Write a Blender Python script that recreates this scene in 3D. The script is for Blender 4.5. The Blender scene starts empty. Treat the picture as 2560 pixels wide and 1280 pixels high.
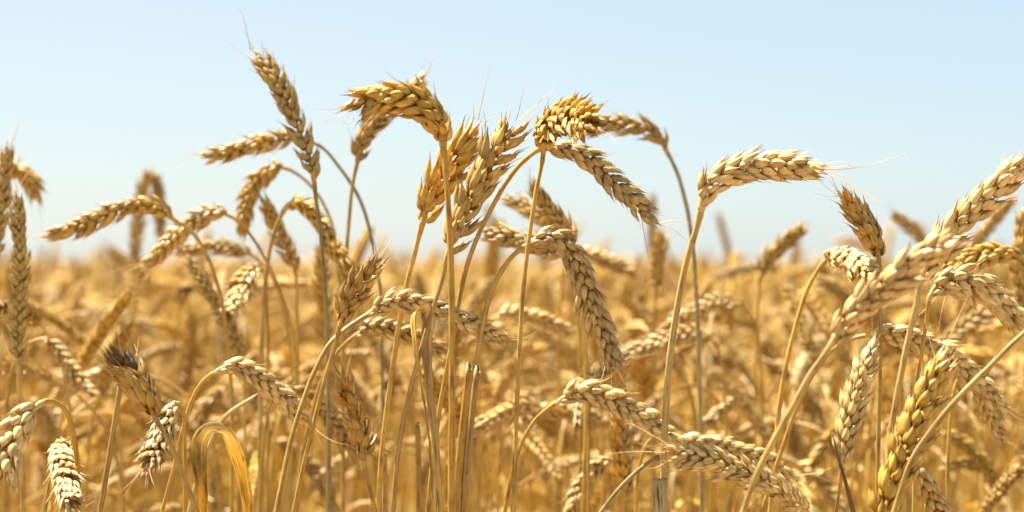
import bpy, math, random
import numpy as np
from mathutils import Matrix, Vector

R = math.radians
random.seed(7)
rng = np.random.default_rng(7)
scene = bpy.context.scene
COL = scene.collection

# ------------------------------------------------------------------ camera
CAM_Z = 0.95
LENS, SENSOR = 70.0, 36.0
FPX = LENS / SENSOR * 2560.0            # focal length in photo pixels
PITCH = math.atan(19 / FPX)
cam_data = bpy.data.cameras.new("camera")
cam = bpy.data.objects.new("camera", cam_data)
COL.objects.link(cam)
cam.location = (0, 0, CAM_Z)
cam.rotation_euler = (math.pi / 2 + PITCH, 0, 0)
cam_data.lens = LENS
cam_data.sensor_width = SENSOR
cam_data.clip_start = 0.05
cam_data.clip_end = 5000
cam_data.dof.use_dof = True
cam_data.dof.focus_distance = 1.185
cam_data.dof.aperture_fstop = 6.2
cam_data.dof.aperture_blades = 0
scene.camera = cam

# ------------------------------------------------------------------ sky and sun
SUN_EL, SUN_AZ = R(65), R(-64)          # azimuth from +Y (the view direction), negative = left
world = bpy.data.worlds.new("World")
scene.world = world
world.use_nodes = True
wn = world.node_tree
bg = wn.nodes["Background"]
sky = wn.nodes.new("ShaderNodeTexSky")
sky.sky_type = 'NISHITA'
sky.sun_disc = False
sky.sun_elevation = SUN_EL
sky.sun_rotation = SUN_AZ
sky.altitude = 100
sky.air_density = 1.0
sky.dust_density = 0.6
sky.ozone_density = 1.5
# thin summer haze: the sky's own colour, evened out with a pale blue
veil = wn.nodes.new("ShaderNodeMix"); veil.data_type = 'RGBA'
veil.inputs[0].default_value = 0.65
wn.links.new(sky.outputs[0], veil.inputs[6])
# the haze is whiter toward the sun on the left and clearer up on the right
tcw = wn.nodes.new("ShaderNodeTexCoord")
dot = wn.nodes.new("ShaderNodeVectorMath"); dot.operation = 'DOT_PRODUCT'
dot.inputs[1].default_value = (.78, 0, .62)
wn.links.new(tcw.outputs['Generated'], dot.inputs[0])
mr = wn.nodes.new("ShaderNodeMapRange"); mr.interpolation_type = 'SMOOTHSTEP'
mr.inputs[1].default_value = -.10; mr.inputs[2].default_value = .30
wn.links.new(dot.outputs['Value'], mr.inputs[0])
vc = wn.nodes.new("ShaderNodeMix"); vc.data_type = 'RGBA'
vc.inputs[6].default_value = (3.9, 4.4, 4.55, 1); vc.inputs[7].default_value = (3.3, 4.15, 4.65, 1)
wn.links.new(mr.outputs[0], vc.inputs[0]); wn.links.new(vc.outputs[2], veil.inputs[7])
wn.links.new(veil.outputs[2], bg.inputs[0])
bg.inputs[1].default_value = 0.0485
sd = bpy.data.lights.new("sun", 'SUN')
sd.energy = 5.0
sd.angle = R(0.5)
sd.color = (1.0, 0.95, 0.86)
sun = bpy.data.objects.new("sun", sd)
COL.objects.link(sun)
to_sun = Vector((math.sin(SUN_AZ) * math.cos(SUN_EL), math.cos(SUN_AZ) * math.cos(SUN_EL), math.sin(SUN_EL)))
sun.rotation_euler = to_sun.to_track_quat('Z', 'Y').to_euler()
scene.view_settings.view_transform = 'Standard'
scene.view_settings.look = 'None'
scene.view_settings.gamma = 1
scene.view_settings.exposure = 1.93
scene.cycles.use_denoising = True
scene.cycles.max_bounces = 10
scene.cycles.diffuse_bounces = 6
scene.cycles.transmission_bounces = 6

# ------------------------------------------------------------------ materials
def nt(name):
    m = bpy.data.materials.new(name)
    m.use_nodes = True
    t = m.node_tree
    t.nodes.clear()
    out = t.nodes.new("ShaderNodeOutputMaterial")
    return m, t, out

def N(t, kind, **kw):
    n = t.nodes.new(kind)
    for k, v in kw.items():
        setattr(n, k, v)
    return n

def mixcol(t, a, b, fac, blend='MIX'):
    n = N(t, "ShaderNodeMix", data_type='RGBA', blend_type=blend)
    for sock, v in ((6, a), (7, b), (0, fac)):
        if hasattr(v, 'is_linked') or isinstance(v, bpy.types.NodeSocket):
            t.links.new(v, n.inputs[sock])
        else:
            n.inputs[sock].default_value = v
    return n.outputs[2]

def ramp(t, src, stops):
    n = N(t, "ShaderNodeValToRGB")
    e = n.color_ramp.elements
    e[0].position, e[0].color = stops[0][0], stops[0][1]
    e[1].position, e[1].color = stops[1][0], stops[1][1]
    for p, c in stops[2:]:
        x = e.new(p); x.color = c
    t.links.new(src, n.inputs[0])
    return n.outputs[0]

def g(v):
    return (v, v, v, 1)

def plant_material(name, colour_from, coord, fibre, speck, trans, rough, spec, bump, husk_attr=False, specks=.69, dark=(.72, .62, .50, 1)):
    """dry straw: a base colour with long fibres, mottling and dark specks, thin enough to let light through"""
    m, t, out = nt(name)
    info = N(t, "ShaderNodeObjectInfo")
    if colour_from == 'object':
        base = info.outputs['Color']
    else:
        at = N(t, "ShaderNodeAttribute", attribute_name='tone')
        base = at.outputs['Color']
    tc = N(t, "ShaderNodeTexCoord")
    src = tc.outputs['UV'] if coord == 'uv' else tc.outputs['Object']
    rnd = N(t, "ShaderNodeMath", operation='MULTIPLY')
    t.links.new(info.outputs['Random'], rnd.inputs[0]); rnd.inputs[1].default_value = 40
    def noise(scale, detail, rg=0.5):
        mp = N(t, "ShaderNodeMapping"); mp.inputs['Scale'].default_value = scale
        t.links.new(src, mp.inputs[0])
        n = N(t, "ShaderNodeTexNoise", noise_dimensions='4D')
        n.inputs['Scale'].default_value = 1; n.inputs['Detail'].default_value = detail
        n.inputs['Roughness'].default_value = rg
        t.links.new(mp.outputs[0], n.inputs['Vector']); t.links.new(rnd.outputs[0], n.inputs['W'])
        return n.outputs['Fac']
    f = noise(fibre[0], 3)
    mot = noise(fibre[1], 3, .6)
    sp = noise(speck, 2, .6)
    # per-object value shift
    rv = N(t, "ShaderNodeMapRange"); t.links.new(info.outputs['Random'], rv.inputs[0])
    rv.inputs[3].default_value = .86; rv.inputs[4].default_value = 1.14
    c = mixcol(t, base, rv.outputs[0], 1.0, 'MULTIPLY')
    c = mixcol(t, c, ramp(t, f, [(.3, (.66, .60, .50, 1)), (.70, (1.15, 1.15, 1.15, 1))]), 1.0, 'MULTIPLY')
    c = mixcol(t, c, ramp(t, mot, [(.34, dark), (.52, (1, 1, 1, 1)), (.75, (1.08, 1.12, 1.2, 1))]), 0.9, 'MULTIPLY')
    c = mixcol(t, c, (.10, .055, .025, 1), ramp(t, sp, [(specks, g(0)), (specks + .08, g(.75))]))
    if husk_attr:
        ha = N(t, "ShaderNodeAttribute", attribute_name='husk')
        c = mixcol(t, c, ha.outputs['Color'], 1.0, 'MULTIPLY')
    p = N(t, "ShaderNodeBsdfPrincipled")
    t.links.new(c, p.inputs['Base Color'])
    p.inputs['Roughness'].default_value = rough
    p.inputs['Specular IOR Level'].default_value = spec
    if bump:
        b = N(t, "ShaderNodeBump"); b.inputs['Strength'].default_value = bump
        b.inputs['Distance'].default_value = .0004
        t.links.new(f, b.inputs['Height']); t.links.new(b.outputs[0], p.inputs['Normal'])
    tr = N(t, "ShaderNodeBsdfTranslucent")
    warm = mixcol(t, c, (1.05, .95, .64, 1), 1.0, 'MULTIPLY')
    t.links.new(warm, tr.inputs[0])
    mx = N(t, "ShaderNodeMixShader"); mx.inputs[0].default_value = trans
    t.links.new(p.outputs[0], mx.inputs[1]); t.links.new(tr.outputs[0], mx.inputs[2])
    t.links.new(mx.outputs[0], out.inputs[0])
    return m

M_husk = plant_material('dry_husk', 'object', 'object', ((90, 900, 900), (160, 260, 260)), (330, 420, 420), .12, .38, .5, .7, husk_attr=True, specks=.63)
M_stem = plant_material('dry_stem', 'object', 'uv', ((26, 12, 1), (3, 60, 1)), (7, 110, 1), .16, .42, .5, .4, specks=.585, dark=(.42, .33, .24, 1))
M_leaf = plant_material('dry_leaf', 'object', 'uv', ((20, 6, 1), (2.2, 38, 1)), (5, 70, 1), .30, .5, .3, .5, husk_attr=True, specks=.58, dark=(.40, .31, .22, 1))
M_awn = plant_material('dry_awn', 'object', 'object', ((90, 90, 90), (60, 60, 60)), (10, 10, 10), .35, .5, .4, 0)
M_field = plant_material('field_straw', 'tone', 'object', ((40, 40, 8), (30, 30, 30)), (60, 60, 60), .36, .55, .3, 0)

def soil_material():
    m, t, out = nt('dry_soil')
    tc = N(t, "ShaderNodeTexCoord")
    n = N(t, "ShaderNodeTexNoise"); n.inputs['Scale'].default_value = 9; n.inputs['Detail'].default_value = 8
    t.links.new(tc.outputs['Object'], n.inputs['Vector'])
    c = ramp(t, n.outputs['Fac'], [(.3, (.12, .08, .045, 1)), (.7, (.26, .18, .10, 1))])
    p = N(t, "ShaderNodeBsdfPrincipled"); p.inputs['Roughness'].default_value = .95
    t.links.new(c, p.inputs['Base Color'])
    b = N(t, "ShaderNodeBump"); b.inputs['Strength'].default_value = .6
    t.links.new(n.outputs['Fac'], b.inputs['Height']); t.links.new(b.outputs[0], p.inputs['Normal'])
    t.links.new(p.outputs[0], out.inputs[0])
    return m

# ------------------------------------------------------------------ small geometry kit (numpy)
def to_mesh(name, V, F, mat, UV=None, smooth=True):
    """V (n,3), F list of index tuples or (m,4) array"""
    me = bpy.data.meshes.new(name)
    V = np.asarray(V, dtype=np.float32)
    if isinstance(F, np.ndarray):
        n, k = F.shape
        me.vertices.add(len(V)); me.vertices.foreach_set('co', V.ravel())
        me.loops.add(n * k); me.loops.foreach_set('vertex_index', F.astype(np.int32).ravel())
        me.polygons.add(n)
        me.polygons.foreach_set('loop_start', np.arange(0, n * k, k, dtype=np.int32))
        me.polygons.foreach_set('loop_total', np.full(n, k, dtype=np.int32))
        me.update(calc_edges=True)
    else:
        me.from_pydata([tuple(v) for v in V], [], F)
    if UV is not None:
        lay = me.uv_layers.new(name='UVMap')
        idx = np.empty(len(me.loops), dtype=np.int32); me.loops.foreach_get('vertex_index', idx)
        uv = np.asarray(UV, dtype=np.float32)[idx]
        lay.data.foreach_set('uv', uv.ravel())
    if smooth:
        me.polygons.foreach_set('use_smooth', np.ones(len(me.polygons), dtype=bool))
    me.materials.append(mat)
    return me

def grid_faces(nr, ns, closed=True):
    """faces of nr rings of ns vertices"""
    f = []
    for i in range(nr - 1):
        for j in range(ns if closed else ns - 1):
            a, b = i * ns + j, i * ns + (j + 1) % ns
            f.append((a, b, b + ns, a + ns))
    return np.array(f, dtype=np.int32)

def spline(P, step=None, n=None):
    """smooth curve through P; returns points at equal spacing and the arc positions of the control points"""
    P = np.asarray(P, float)
    ch = np.linalg.norm(np.diff(P, axis=0), axis=1)
    T = np.concatenate([[0], np.cumsum(np.maximum(ch, 1e-6))])
    m = np.zeros_like(P)
    for i in range(len(P)):
        if i == 0: m[i] = (P[1] - P[0]) / (T[1] - T[0])
        elif i == len(P) - 1: m[i] = (P[-1] - P[-2]) / (T[-1] - T[-2])
        else:
            d0 = (P[i] - P[i - 1]) / (T[i] - T[i - 1]); d1 = (P[i + 1] - P[i]) / (T[i + 1] - T[i])
            w0, w1 = T[i + 1] - T[i], T[i] - T[i - 1]
            m[i] = (d0 * w0 + d1 * w1) / (w0 + w1)
    out = []; mark = []
    for i in range(len(P) - 1):
        h = T[i + 1] - T[i]
        k = 14
        s = np.linspace(0, 1, k, endpoint=False)[:, None]
        mark.append(len(out) * 1)
        q = (2*s**3 - 3*s**2 + 1) * P[i] + (s**3 - 2*s**2 + s) * h * m[i] + (-2*s**3 + 3*s**2) * P[i+1] + (s**3 - s**2) * h * m[i+1]
        out.extend(q)
    mark.append(len(out)); out.append(P[-1])
    D = np.array(out)
    A = np.concatenate([[0], np.cumsum(np.linalg.norm(np.diff(D, axis=0), axis=1))])
    return D, A, A[mark]

def sample(D, A, s):
    return np.stack([np.interp(s, A, D[:, k]) for k in range(3)], axis=-1)

def unit(v):
    v = np.asarray(v, float)
    return v / (np.linalg.norm(v, axis=-1, keepdims=True) + 1e-12)

def frames(P, ref):
    """tangent, and a parallel-transported side vector starting near ref"""
    Tn = unit(np.gradient(P, axis=0))
    W = np.zeros_like(P)
    w = np.asarray(ref, float)
    for i in range(len(P)):
        w = w - Tn[i] * np.dot(w, Tn[i])
        if np.linalg.norm(w) < 1e-5:
            w = np.cross(Tn[i], (1, 0, .3))
        w = unit(w); W[i] = w
    return Tn, W

def tube(P, rad, ns=9, ref=(0, -1, 0), v0=0.0):
    P = np.asarray(P, float)
    Tn, W = frames(P, ref)
    B = np.cross(Tn, W)
    a = np.linspace(0, 2 * np.pi, ns, endpoint=False)
    rad = np.broadcast_to(np.asarray(rad, float), (len(P),))
    V = P[:, None] + rad[:, None, None] * (np.cos(a)[None, :, None] * W[:, None] + np.sin(a)[None, :, None] * B[:, None])
    V = V.reshape(-1, 3)
    arc = v0 + np.concatenate([[0], np.cumsum(np.linalg.norm(np.diff(P, axis=0), axis=1))])
    # mirrored u so the seam does not show
    u = 1 - np.abs(np.linspace(-1, 1, ns, endpoint=False))
    UV = np.stack([np.tile(u, len(P)), np.repeat(arc, ns)], axis=-1)
    F = grid_faces(len(P), ns)
    return V, F, UV

class Pile:
    """collects geometry for one mesh"""
    def __init__(s): s.V, s.F, s.U, s.C, s.n = [], [], [], [], 0
    def add(s, V, F, U=None, c=None):
        s.V.append(V); s.F.append(F + s.n); s.n += len(V)
        s.U.append(np.zeros((len(V), 2)) if U is None else U)
        if c is not None: s.C.append(np.tile(np.asarray(c, np.float32), (len(V), 1)))
    def mesh(s, name, mat, uv=True, attr='tone'):
        me = to_mesh(name, np.concatenate(s.V), np.concatenate(s.F), mat, np.concatenate(s.U) if uv else None)
        if s.C:
            at = me.color_attributes.new(attr, 'FLOAT_COLOR', 'POINT')
            at.data.foreach_set('color', np.concatenate(s.C).astype(np.float32).ravel())
        return me

# ------------------------------------------------------------------ one husk and one spikelet
HT = np.array([0, .05, .15, .30, .46, .62, .76, .87, .94, 1.03])
HR = np.array([.22, .55, .84, 1, .99, .85, .62, .36, .17, .03])
HTL = np.array([0, .22, .5, .78, 1.03]); HRL = np.array([.35, .95, .98, .55, .03])

def husk(L, W, T, base, tilt, splay, face, bow=.06, tip=.0, keel=.12, shell=False, ns=9, lod=0, beak=0.0):
    """a pointed boat-shaped husk; x runs along the ear, y away from its axis, z across"""
    t, r = (HT, HR) if lod == 0 else (HTL, HRL)
    if lod: ns = 5
    d = np.array([math.cos(tilt) * math.cos(splay), math.sin(tilt) * math.cos(splay), math.sin(splay)])
    o = np.array([0, math.cos(face), math.sin(face)])
    o = unit(o - d * np.dot(o, d)); s = np.cross(d, o)
    if shell:
        a = np.linspace(-R(112), R(112), ns)
    else:
        a = np.linspace(-math.pi, math.pi, ns, endpoint=False) if ns % 2 == 0 else np.linspace(0, 2 * math.pi, ns, endpoint=False)
    ca, sa = np.cos(a), np.sin(a)
    ang = (a + math.pi) % (2 * math.pi) - math.pi
    yy = np.where(ca > 0, ca, ca * (.55 if not shell else .75)) + keel * np.exp(-(ang / .3) ** 2)
    tt = t.copy()
    if beak: tt[-1] += beak
    cx = tt * L
    cy = bow * L * np.sin(np.pi * np.clip(t, 0, 1)) + tip * L * np.clip(t - .6, 0, 1) ** 1.5 * 3
    V = (np.asarray(base)[None, None] + cx[:, None, None] * d + cy[:, None, None] * o
         + (r * T)[:, None, None] * yy[None, :, None] * o + (r * W)[:, None, None] * sa[None, :, None] * s)
    V = V.reshape(-1, 3)
    F = grid_faces(len(t), ns, closed=not shell)
    # natural colouring along the husk: olive brown foot, straw body, pale papery margin, dark point
    col = np.stack([np.interp(t, [0, .12, .35, .74, .90, 1.0], q) for q in ((.66, .84, 1, 1.06, .84, .36), (.56, .78, 1, 1.08, .74, .27), (.40, .62, 1, 1.14, .62, .2))], axis=-1)
    col = np.repeat(col[:, None, :], ns, axis=1)
    if shell:
        col[:, [0, -1]] = col[:, [0, -1]] * np.array([.66, .58, .5])
        col[:, ns // 2] = col[:, ns // 2] * np.array([.80, .76, .7])
        col[:, [1, -2]] = col[:, [1, -2]] * np.array([1.06, 1.08, 1.14])
    husk.col = np.concatenate([np.clip(col.reshape(-1, 3), 0, 1.3), np.ones((len(V), 1))], axis=1)
    return V, F

mm = .001
def spikelet(style, rs, lod=0):
    """two outer glumes round three or four florets; style 0 closed and plump, 1 open and flared"""
    P = Pile()
    j = lambda s: rs.uniform(-s, s)
    fl = (1.0, 1.2)[style]; up = (1.0, 1.1)[style]; fat = (1.0, .93)[style]
    def put(*a, **k):
        V, F = husk(*a, lod=lod, **k)
        P.add(V, F); P.C.append(husk.col)
    for sg in (-1, 1):
        put((8.4 + j(.9)) * mm, 2.35 * fat * mm, 1.9 * fat * mm, (0 + j(.4) * mm, .3 * mm, sg * 1.5 * mm),
            R(13 * up + j(6)), sg * R(15 * fl + j(6)), sg * R(68 + j(16)), bow=.05, tip=.07 * fl + j(.05), keel=.30, shell=lod == 0, beak=.10 + .14 * rs.random())
        if rs.random() < .95:
            put((12.4 + j(1.3)) * mm, 2.2 * fat * mm, 1.8 * fat * mm, (1.6 * mm, 1.0 * mm, sg * .8 * mm),
                R(23 * up + j(6)), sg * R(8 * fl + j(5)), sg * R(38 + j(18)), bow=.07, tip=.02 * fl + j(.05), keel=.2, beak=.10 + .16 * rs.random())
    put((11.2 + j(1.4)) * mm, 2.0 * fat * mm, 1.8 * fat * mm, (2.8 * mm, 1.9 * mm, j(.5) * mm), R(27 * up + j(7)), R(j(6)), R(j(25)), bow=.05, tip=j(.06), beak=.12)
    if lod == 0:
        # papery inner scale showing between the florets
        put((9.4 + j(1.2)) * mm, 1.7 * mm, .8 * mm, (3.4 * mm, 1.5 * mm, j(1.6) * mm), R((24, 33)[style] + j(9)), R(j(14)), R(j(60)), bow=-.02, tip=.10 + j(.06), keel=0, shell=True)
        for q in range(1 + (rs.random() < .4)):
            # short bristles on the floret tips
            L = (2.5 + 5 * rs.random() ** 2) * mm; sg = rs.choice([-1, 1])
            b = np.array([13.0, 5.6 * up, sg * 2.2 * fl]) * mm
            ps = np.array([b + np.array([k, .30 * k + .25 * k * k, sg * .2 * k]) * L for k in np.linspace(-.4, 1, 6)])
            V, F, _ = tube(ps, np.linspace(.26, .06, 6) * mm, 4)
            P.add(V, F, None, (1.1, 1.1, 1.1, 1))
    return P

rs = np.random.default_rng(11)
SPK = {s: [spikelet(s, rs) for _ in range(9)] for s in (0, 1)}
SPK_MESH = {s: [p.mesh('spikelet', M_husk, uv=False, attr='husk') for p in SPK[s]] for s in (0, 1)}
SPK_LO = {s: [spikelet(s, rs, 1) for _ in range(4)] for s in (0, 1)}

# ------------------------------------------------------------------ linking and describing
def link(name, data, parent=None, color=None, matrix=None):
    o = bpy.data.objects.new(name, data)
    COL.objects.link(o)
    if parent is not None: o.parent = parent
    if color is not None: o.color = (*color, 1)
    if matrix is not None: o.matrix_local = matrix
    return o

def tag(o, label, cat, group=None, kind=None):
    if label: o['label'] = label
    if cat: o['category'] = cat
    if group: o['group'] = group
    if kind: o['kind'] = kind
    return o

CP, SP_ = math.cos(PITCH), math.sin(PITCH)
def at(px, py, d):
    """the point seen at a photo pixel, d metres in front of the camera"""
    x = (px - 1280) / FPX * d
    v = -(py - 640) / FPX * d
    return np.array([x, d * CP - v * SP_, CAM_Z + d * SP_ + v * CP])

TONES = {'pale': (.65, .445, .145), 'cream': (.73, .53, .205), 'tan': (.53, .34, .088), 'gold': (.61, .375, .058),
         'brown': (.50, .315, .07), 'grey': (.51, .365, .14), 'olive': (.53, .37, .10), 'umber': (.42, .25, .048), 'honey': (.65, .43, .10)}
STEMS = {'gold': (.60, .375, .065), 'pale': (.58, .405, .13), 'grey': (.38, .31, .135), 'tan': (.49, .32, .082), 'orange': (.62, .35, .042)}

def jit(c, s=.05):
    k = 1 + random.uniform(-s, s)
    y = 1 + random.uniform(-s, s) * .5        # straw to yellow
    return (min(.85, c[0] * k), min(.85, c[1] * k * (1 + (y - 1) * .12)), min(.85, c[2] * k * y))

def ear_layout(spine, arc, s0, s1, scale, roll, twist, style, lrs, pitch=None, rag=0.0):
    """where each spikelet of an ear sits: list of (matrix, variant index)"""
    L = max(.03, s1 - s0 - .0075 * scale)      # the last husks reach on to the tip
    pitch = pitch or .0039 * scale
    n = max(6, int(round(L / pitch)))
    ss = np.linspace(0, 1, 60)
    P = sample(spine, arc, s0 + ss * L)
    Tn, W = frames(P, (0, -1, 0))
    out = []
    for i in range(n):
        f = (i + .4) / n
        if .1 < f < .93 and lrs.random() < .06 * max(0, rag - .4): continue        # a shed spikelet
        p = np.array([np.interp(f, ss, P[:, k]) for k in range(3)])
        fa = min(1.0, f + .42 * .0125 * scale / L)
        u = unit(np.array([np.interp(fa, ss, Tn[:, k]) for k in range(3)]))
        w = unit(np.array([np.interp(fa, ss, W[:, k]) for k in range(3)]))
        b = np.cross(u, w)
        a = roll + twist * (f - .5) + R(lrs.uniform(-9, 9))
        wz = math.cos(a) * w + math.sin(a) * b
        sgn = 1 if i % 2 else -1
        wz = wz * sgn
        wz = unit(wz - u * np.dot(wz, u))
        nn = np.cross(wz, u)
        k = scale * (np.interp(f, [0, .08, .25, .7, .92, 1], [.80, .92, 1.0, 1.0, .86, .76])) * lrs.uniform(.89, 1.11) * (1 + .22 * rag * lrs.random())
        # lean: closer to the axis near the tip
        lean = np.interp(f, [0, .5, .9, 1], [R(3), 0, R(-9), R(-20)]) + R(lrs.uniform(-6, 7)) * (1 + 1.6 * rag)
        ux = math.cos(lean) * u + math.sin(lean) * nn
        nx = -math.sin(lean) * u + math.cos(lean) * nn
        ysq = np.interp(f, [0, .9, 1], [.9, 1, .75])
        p = p + nn * .0006 * scale
        M = Matrix(((*(np.array([ux[0] * k, nx[0] * k * ysq, wz[0] * k])), p[0]),
                    (*(np.array([ux[1] * k, nx[1] * k * ysq, wz[1] * k])), p[1]),
                    (*(np.array([ux[2] * k, nx[2] * k * ysq, wz[2] * k])), p[2]), (0, 0, 0, 1)))
        out.append((M, lrs.integers(0, 9), style))
    return out, P

def awn_mesh(p0, p1, sag, r, side):
    d = p1 - p0
    t = np.linspace(0, 1, 14)[:, None]
    q = p0 + d * t + side * (np.sin(t * math.pi) * sag)
    V, F, U = tube(q, np.interp(t[:, 0], [0, .5, 1], [r, r * .7, r * .25]), 4)
    return V, F

HERO = []
def stalk(ear, stem, d=1.2, w=80, roll=20, tone='tan', stemtone='gold', style=0, label='', sw=13, awns=(), depth=0.0,
          tip_d=None, stem_d=None, pitch=None, rag=0.22, black=0, parts=True, lean=None, seed=None, group='sharp wheat stalks at the field edge', twist=0, extras=()):
    """one wheat stalk: ear control points from base to tip and stem points from the ear down, as photo pixels at
    depth d; tip_d is the depth the ear tip reaches, stem_d that of the lowest stem point"""
    lrs = np.random.default_rng(seed if seed is not None else len(HERO) + 101)
    tip_d = d + lrs.uniform(-.02, .02) if tip_d is None else tip_d
    stem_d = d + lrs.uniform(0, .03) if stem_d is None else stem_d
    ne = len(ear)
    twist = twist + lrs.uniform(-22, 22)
    E = [at(px, py, d + (tip_d - d) * (i / (ne - 1)) ** 1.4) for i, (px, py) in enumerate(ear)]
    S = []
    stp = list(stem)
    if abs(stp[0][0] - ear[0][0]) + abs(stp[0][1] - ear[0][1]) < 14: stp = stp[1:]
    for i, (px, py) in enumerate(stp):
        S.append(at(px, py, d + (stem_d - d) * (i + 1) / len(stp)))
    # carry the stem on down to the soil
    last, prev = S[-1], (S[-2] if len(S) > 1 else E[0])
    dv = unit(last - prev); h = last[2]
    sl = dv[:2] / max(.35, -dv[2]) if dv[2] < -.05 else dv[:2] * .5
    sl = np.clip(sl, -.22, .22)
    S.append(np.array([last[0] + sl[0] * h * .3, last[1] + sl[1] * h * .3, h * .62]))
    S.append(np.array([last[0] + sl[0] * h * .42, last[1] + sl[1] * h * .42, h * .25]))
    S.append(np.array([last[0] + sl[0] * h * .45, last[1] + sl[1] * h * .45, -.01]))
    full = S[::-1] + E
    D, A, mk = spline(full)
    sb = mk[len(S)]                       # arc position of the ear base
    base = np.array([S[-1][0], S[-1][1], 0.0])
    root = link('wheat_stalk', None)
    root.empty_display_size = .03
    root.location = base
    tag(root, label, 'wheat stalk', group)
    sc = w * d / FPX / .0172
    # stem
    ln = sb
    near = np.arange(max(0, sb - .42), sb, .004)
    far = np.linspace(0, max(0, sb - .42), 12)[:-1]
    ss = np.concatenate([far, near, [sb + .002]])
    P = sample(D, A, ss)
    r0 = sw * d / FPX / 2
    rad = np.interp(sb - ss, [0, .012, .05, .3, .7], [r0 * .82, r0 * .80, r0 * .92, r0, r0 * 1.15])
    rad = rad * (1 + .30 * np.exp(-(((sb - ss) - .004) / .003) ** 2) + .16 * np.exp(-(((sb - ss) - (.014 + .01 * lrs.random())) / .0022) ** 2))
    rad = rad * (1 + .03 * np.sin(ss * 60 + lrs.uniform(0, 6)))
    P = P + lrs.normal(0, .00004, P.shape)
    V, F, U = tube(P - base, rad, 10, v0=lrs.uniform(0, 3))
    sm = to_mesh('stem', V, F, M_stem, U)
    so = link('stem', sm, root, jit(STEMS[stemtone]))
    if ear is not None:
        ebase = sample(D, A, sb)
        lay, EP = ear_layout(D, A, sb, A[-1], sc, R(roll), R(twist), style, lrs, pitch and pitch * sc, rag)
        # zigzag rachis with a swollen collar where the stem ends
        rt = np.linspace(sb - .003, A[-1] - .006 * sc, 40)
        RP = sample(D, A, rt) - ebase
        rr = np.interp(np.linspace(0, 1, 40), [0, .05, .1, .3, 1], [r0 * .85, r0 * 1.15, r0 * 1.0, .0013 * sc, .0008 * sc])
        V, F, U = tube(RP, rr, 8)
        col = jit(TONES[tone], .04)
        Mb = Matrix.Translation(-Vector(ebase))
        if parts:
            pe_ = Pile(); pe_.add(V, F, None, (1, 1, 1, 1)); em = pe_.mesh('ear', M_husk, uv=False, attr='husk')
            eo = link('ear', em, root, col); eo.location = Vector(ebase - base)
            for k_, (Mx, vi, st) in enumerate(lay):
                o = link('spikelet', SPK_MESH[st][vi], eo, jit(col, .15) if k_ < len(lay) - black else (.085, .042, .006))
                if k_ >= len(lay) - black: o['label'] = 'blackened mouldy husk'
                o.matrix_local = Mb @ Mx
        else:
            pl = Pile(); pl.add(V, F, None, (1, 1, 1, 1))
            for Mx, vi, st in lay:
                src = SPK[st][vi]
                X = np.array(Mb @ Mx)
                for v_, f_ in zip([np.concatenate(src.V)], [np.concatenate(src.F)]):
                    pl.add(v_ @ X[:3, :3].T + X[:3, 3], f_); pl.C.append(np.concatenate(src.C))
            em = pl.mesh('ear', M_husk, uv=False, attr='husk')
            eo = link('ear', em, root, col); eo.location = Vector(ebase - base)
        # awns
        tipp = sample(D, A, A[-1])
        for aw in awns:
            (ax, ay), (bx, by) = aw[:2]
            sag = aw[2] if len(aw) > 2 else random.uniform(-.004, .004)
            p0 = at(ax, ay, tip_d + .002); p1 = at(bx, by, tip_d + lrs.uniform(-.02, .02))
            V, F = awn_mesh(p0 - ebase, p1 - ebase, sag, .00028, np.array([0, 0, 1.0]))
            link('awn', to_mesh('awn', V, F, M_awn), eo, (.78, .62, .36))
        # a few natural bristles round the tip
        for k in range(lrs.integers(2, 5) if parts else 2):
            u = unit(sample(D, A, A[-1]) - sample(D, A, A[-1] - .008))
            q = unit(lrs.normal(0, 1, 3)); v = unit(u + .42 * q)
            p0 = sample(D, A, A[-1] - lrs.uniform(.0, .012) * sc) + q * .002
            L = lrs.uniform(.008, .024) * sc
            V, F = awn_mesh(p0 - ebase, p0 + v * L - ebase, lrs.uniform(-.0015, .0015), .00022, np.array([0, 0, 1.0]))
            link('awn', to_mesh('awn', V, F, M_awn), eo, (.74, .56, .30))
    for ex in extras:
        ex(root, base)
    HERO.append((root, ear))
    return root

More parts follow.
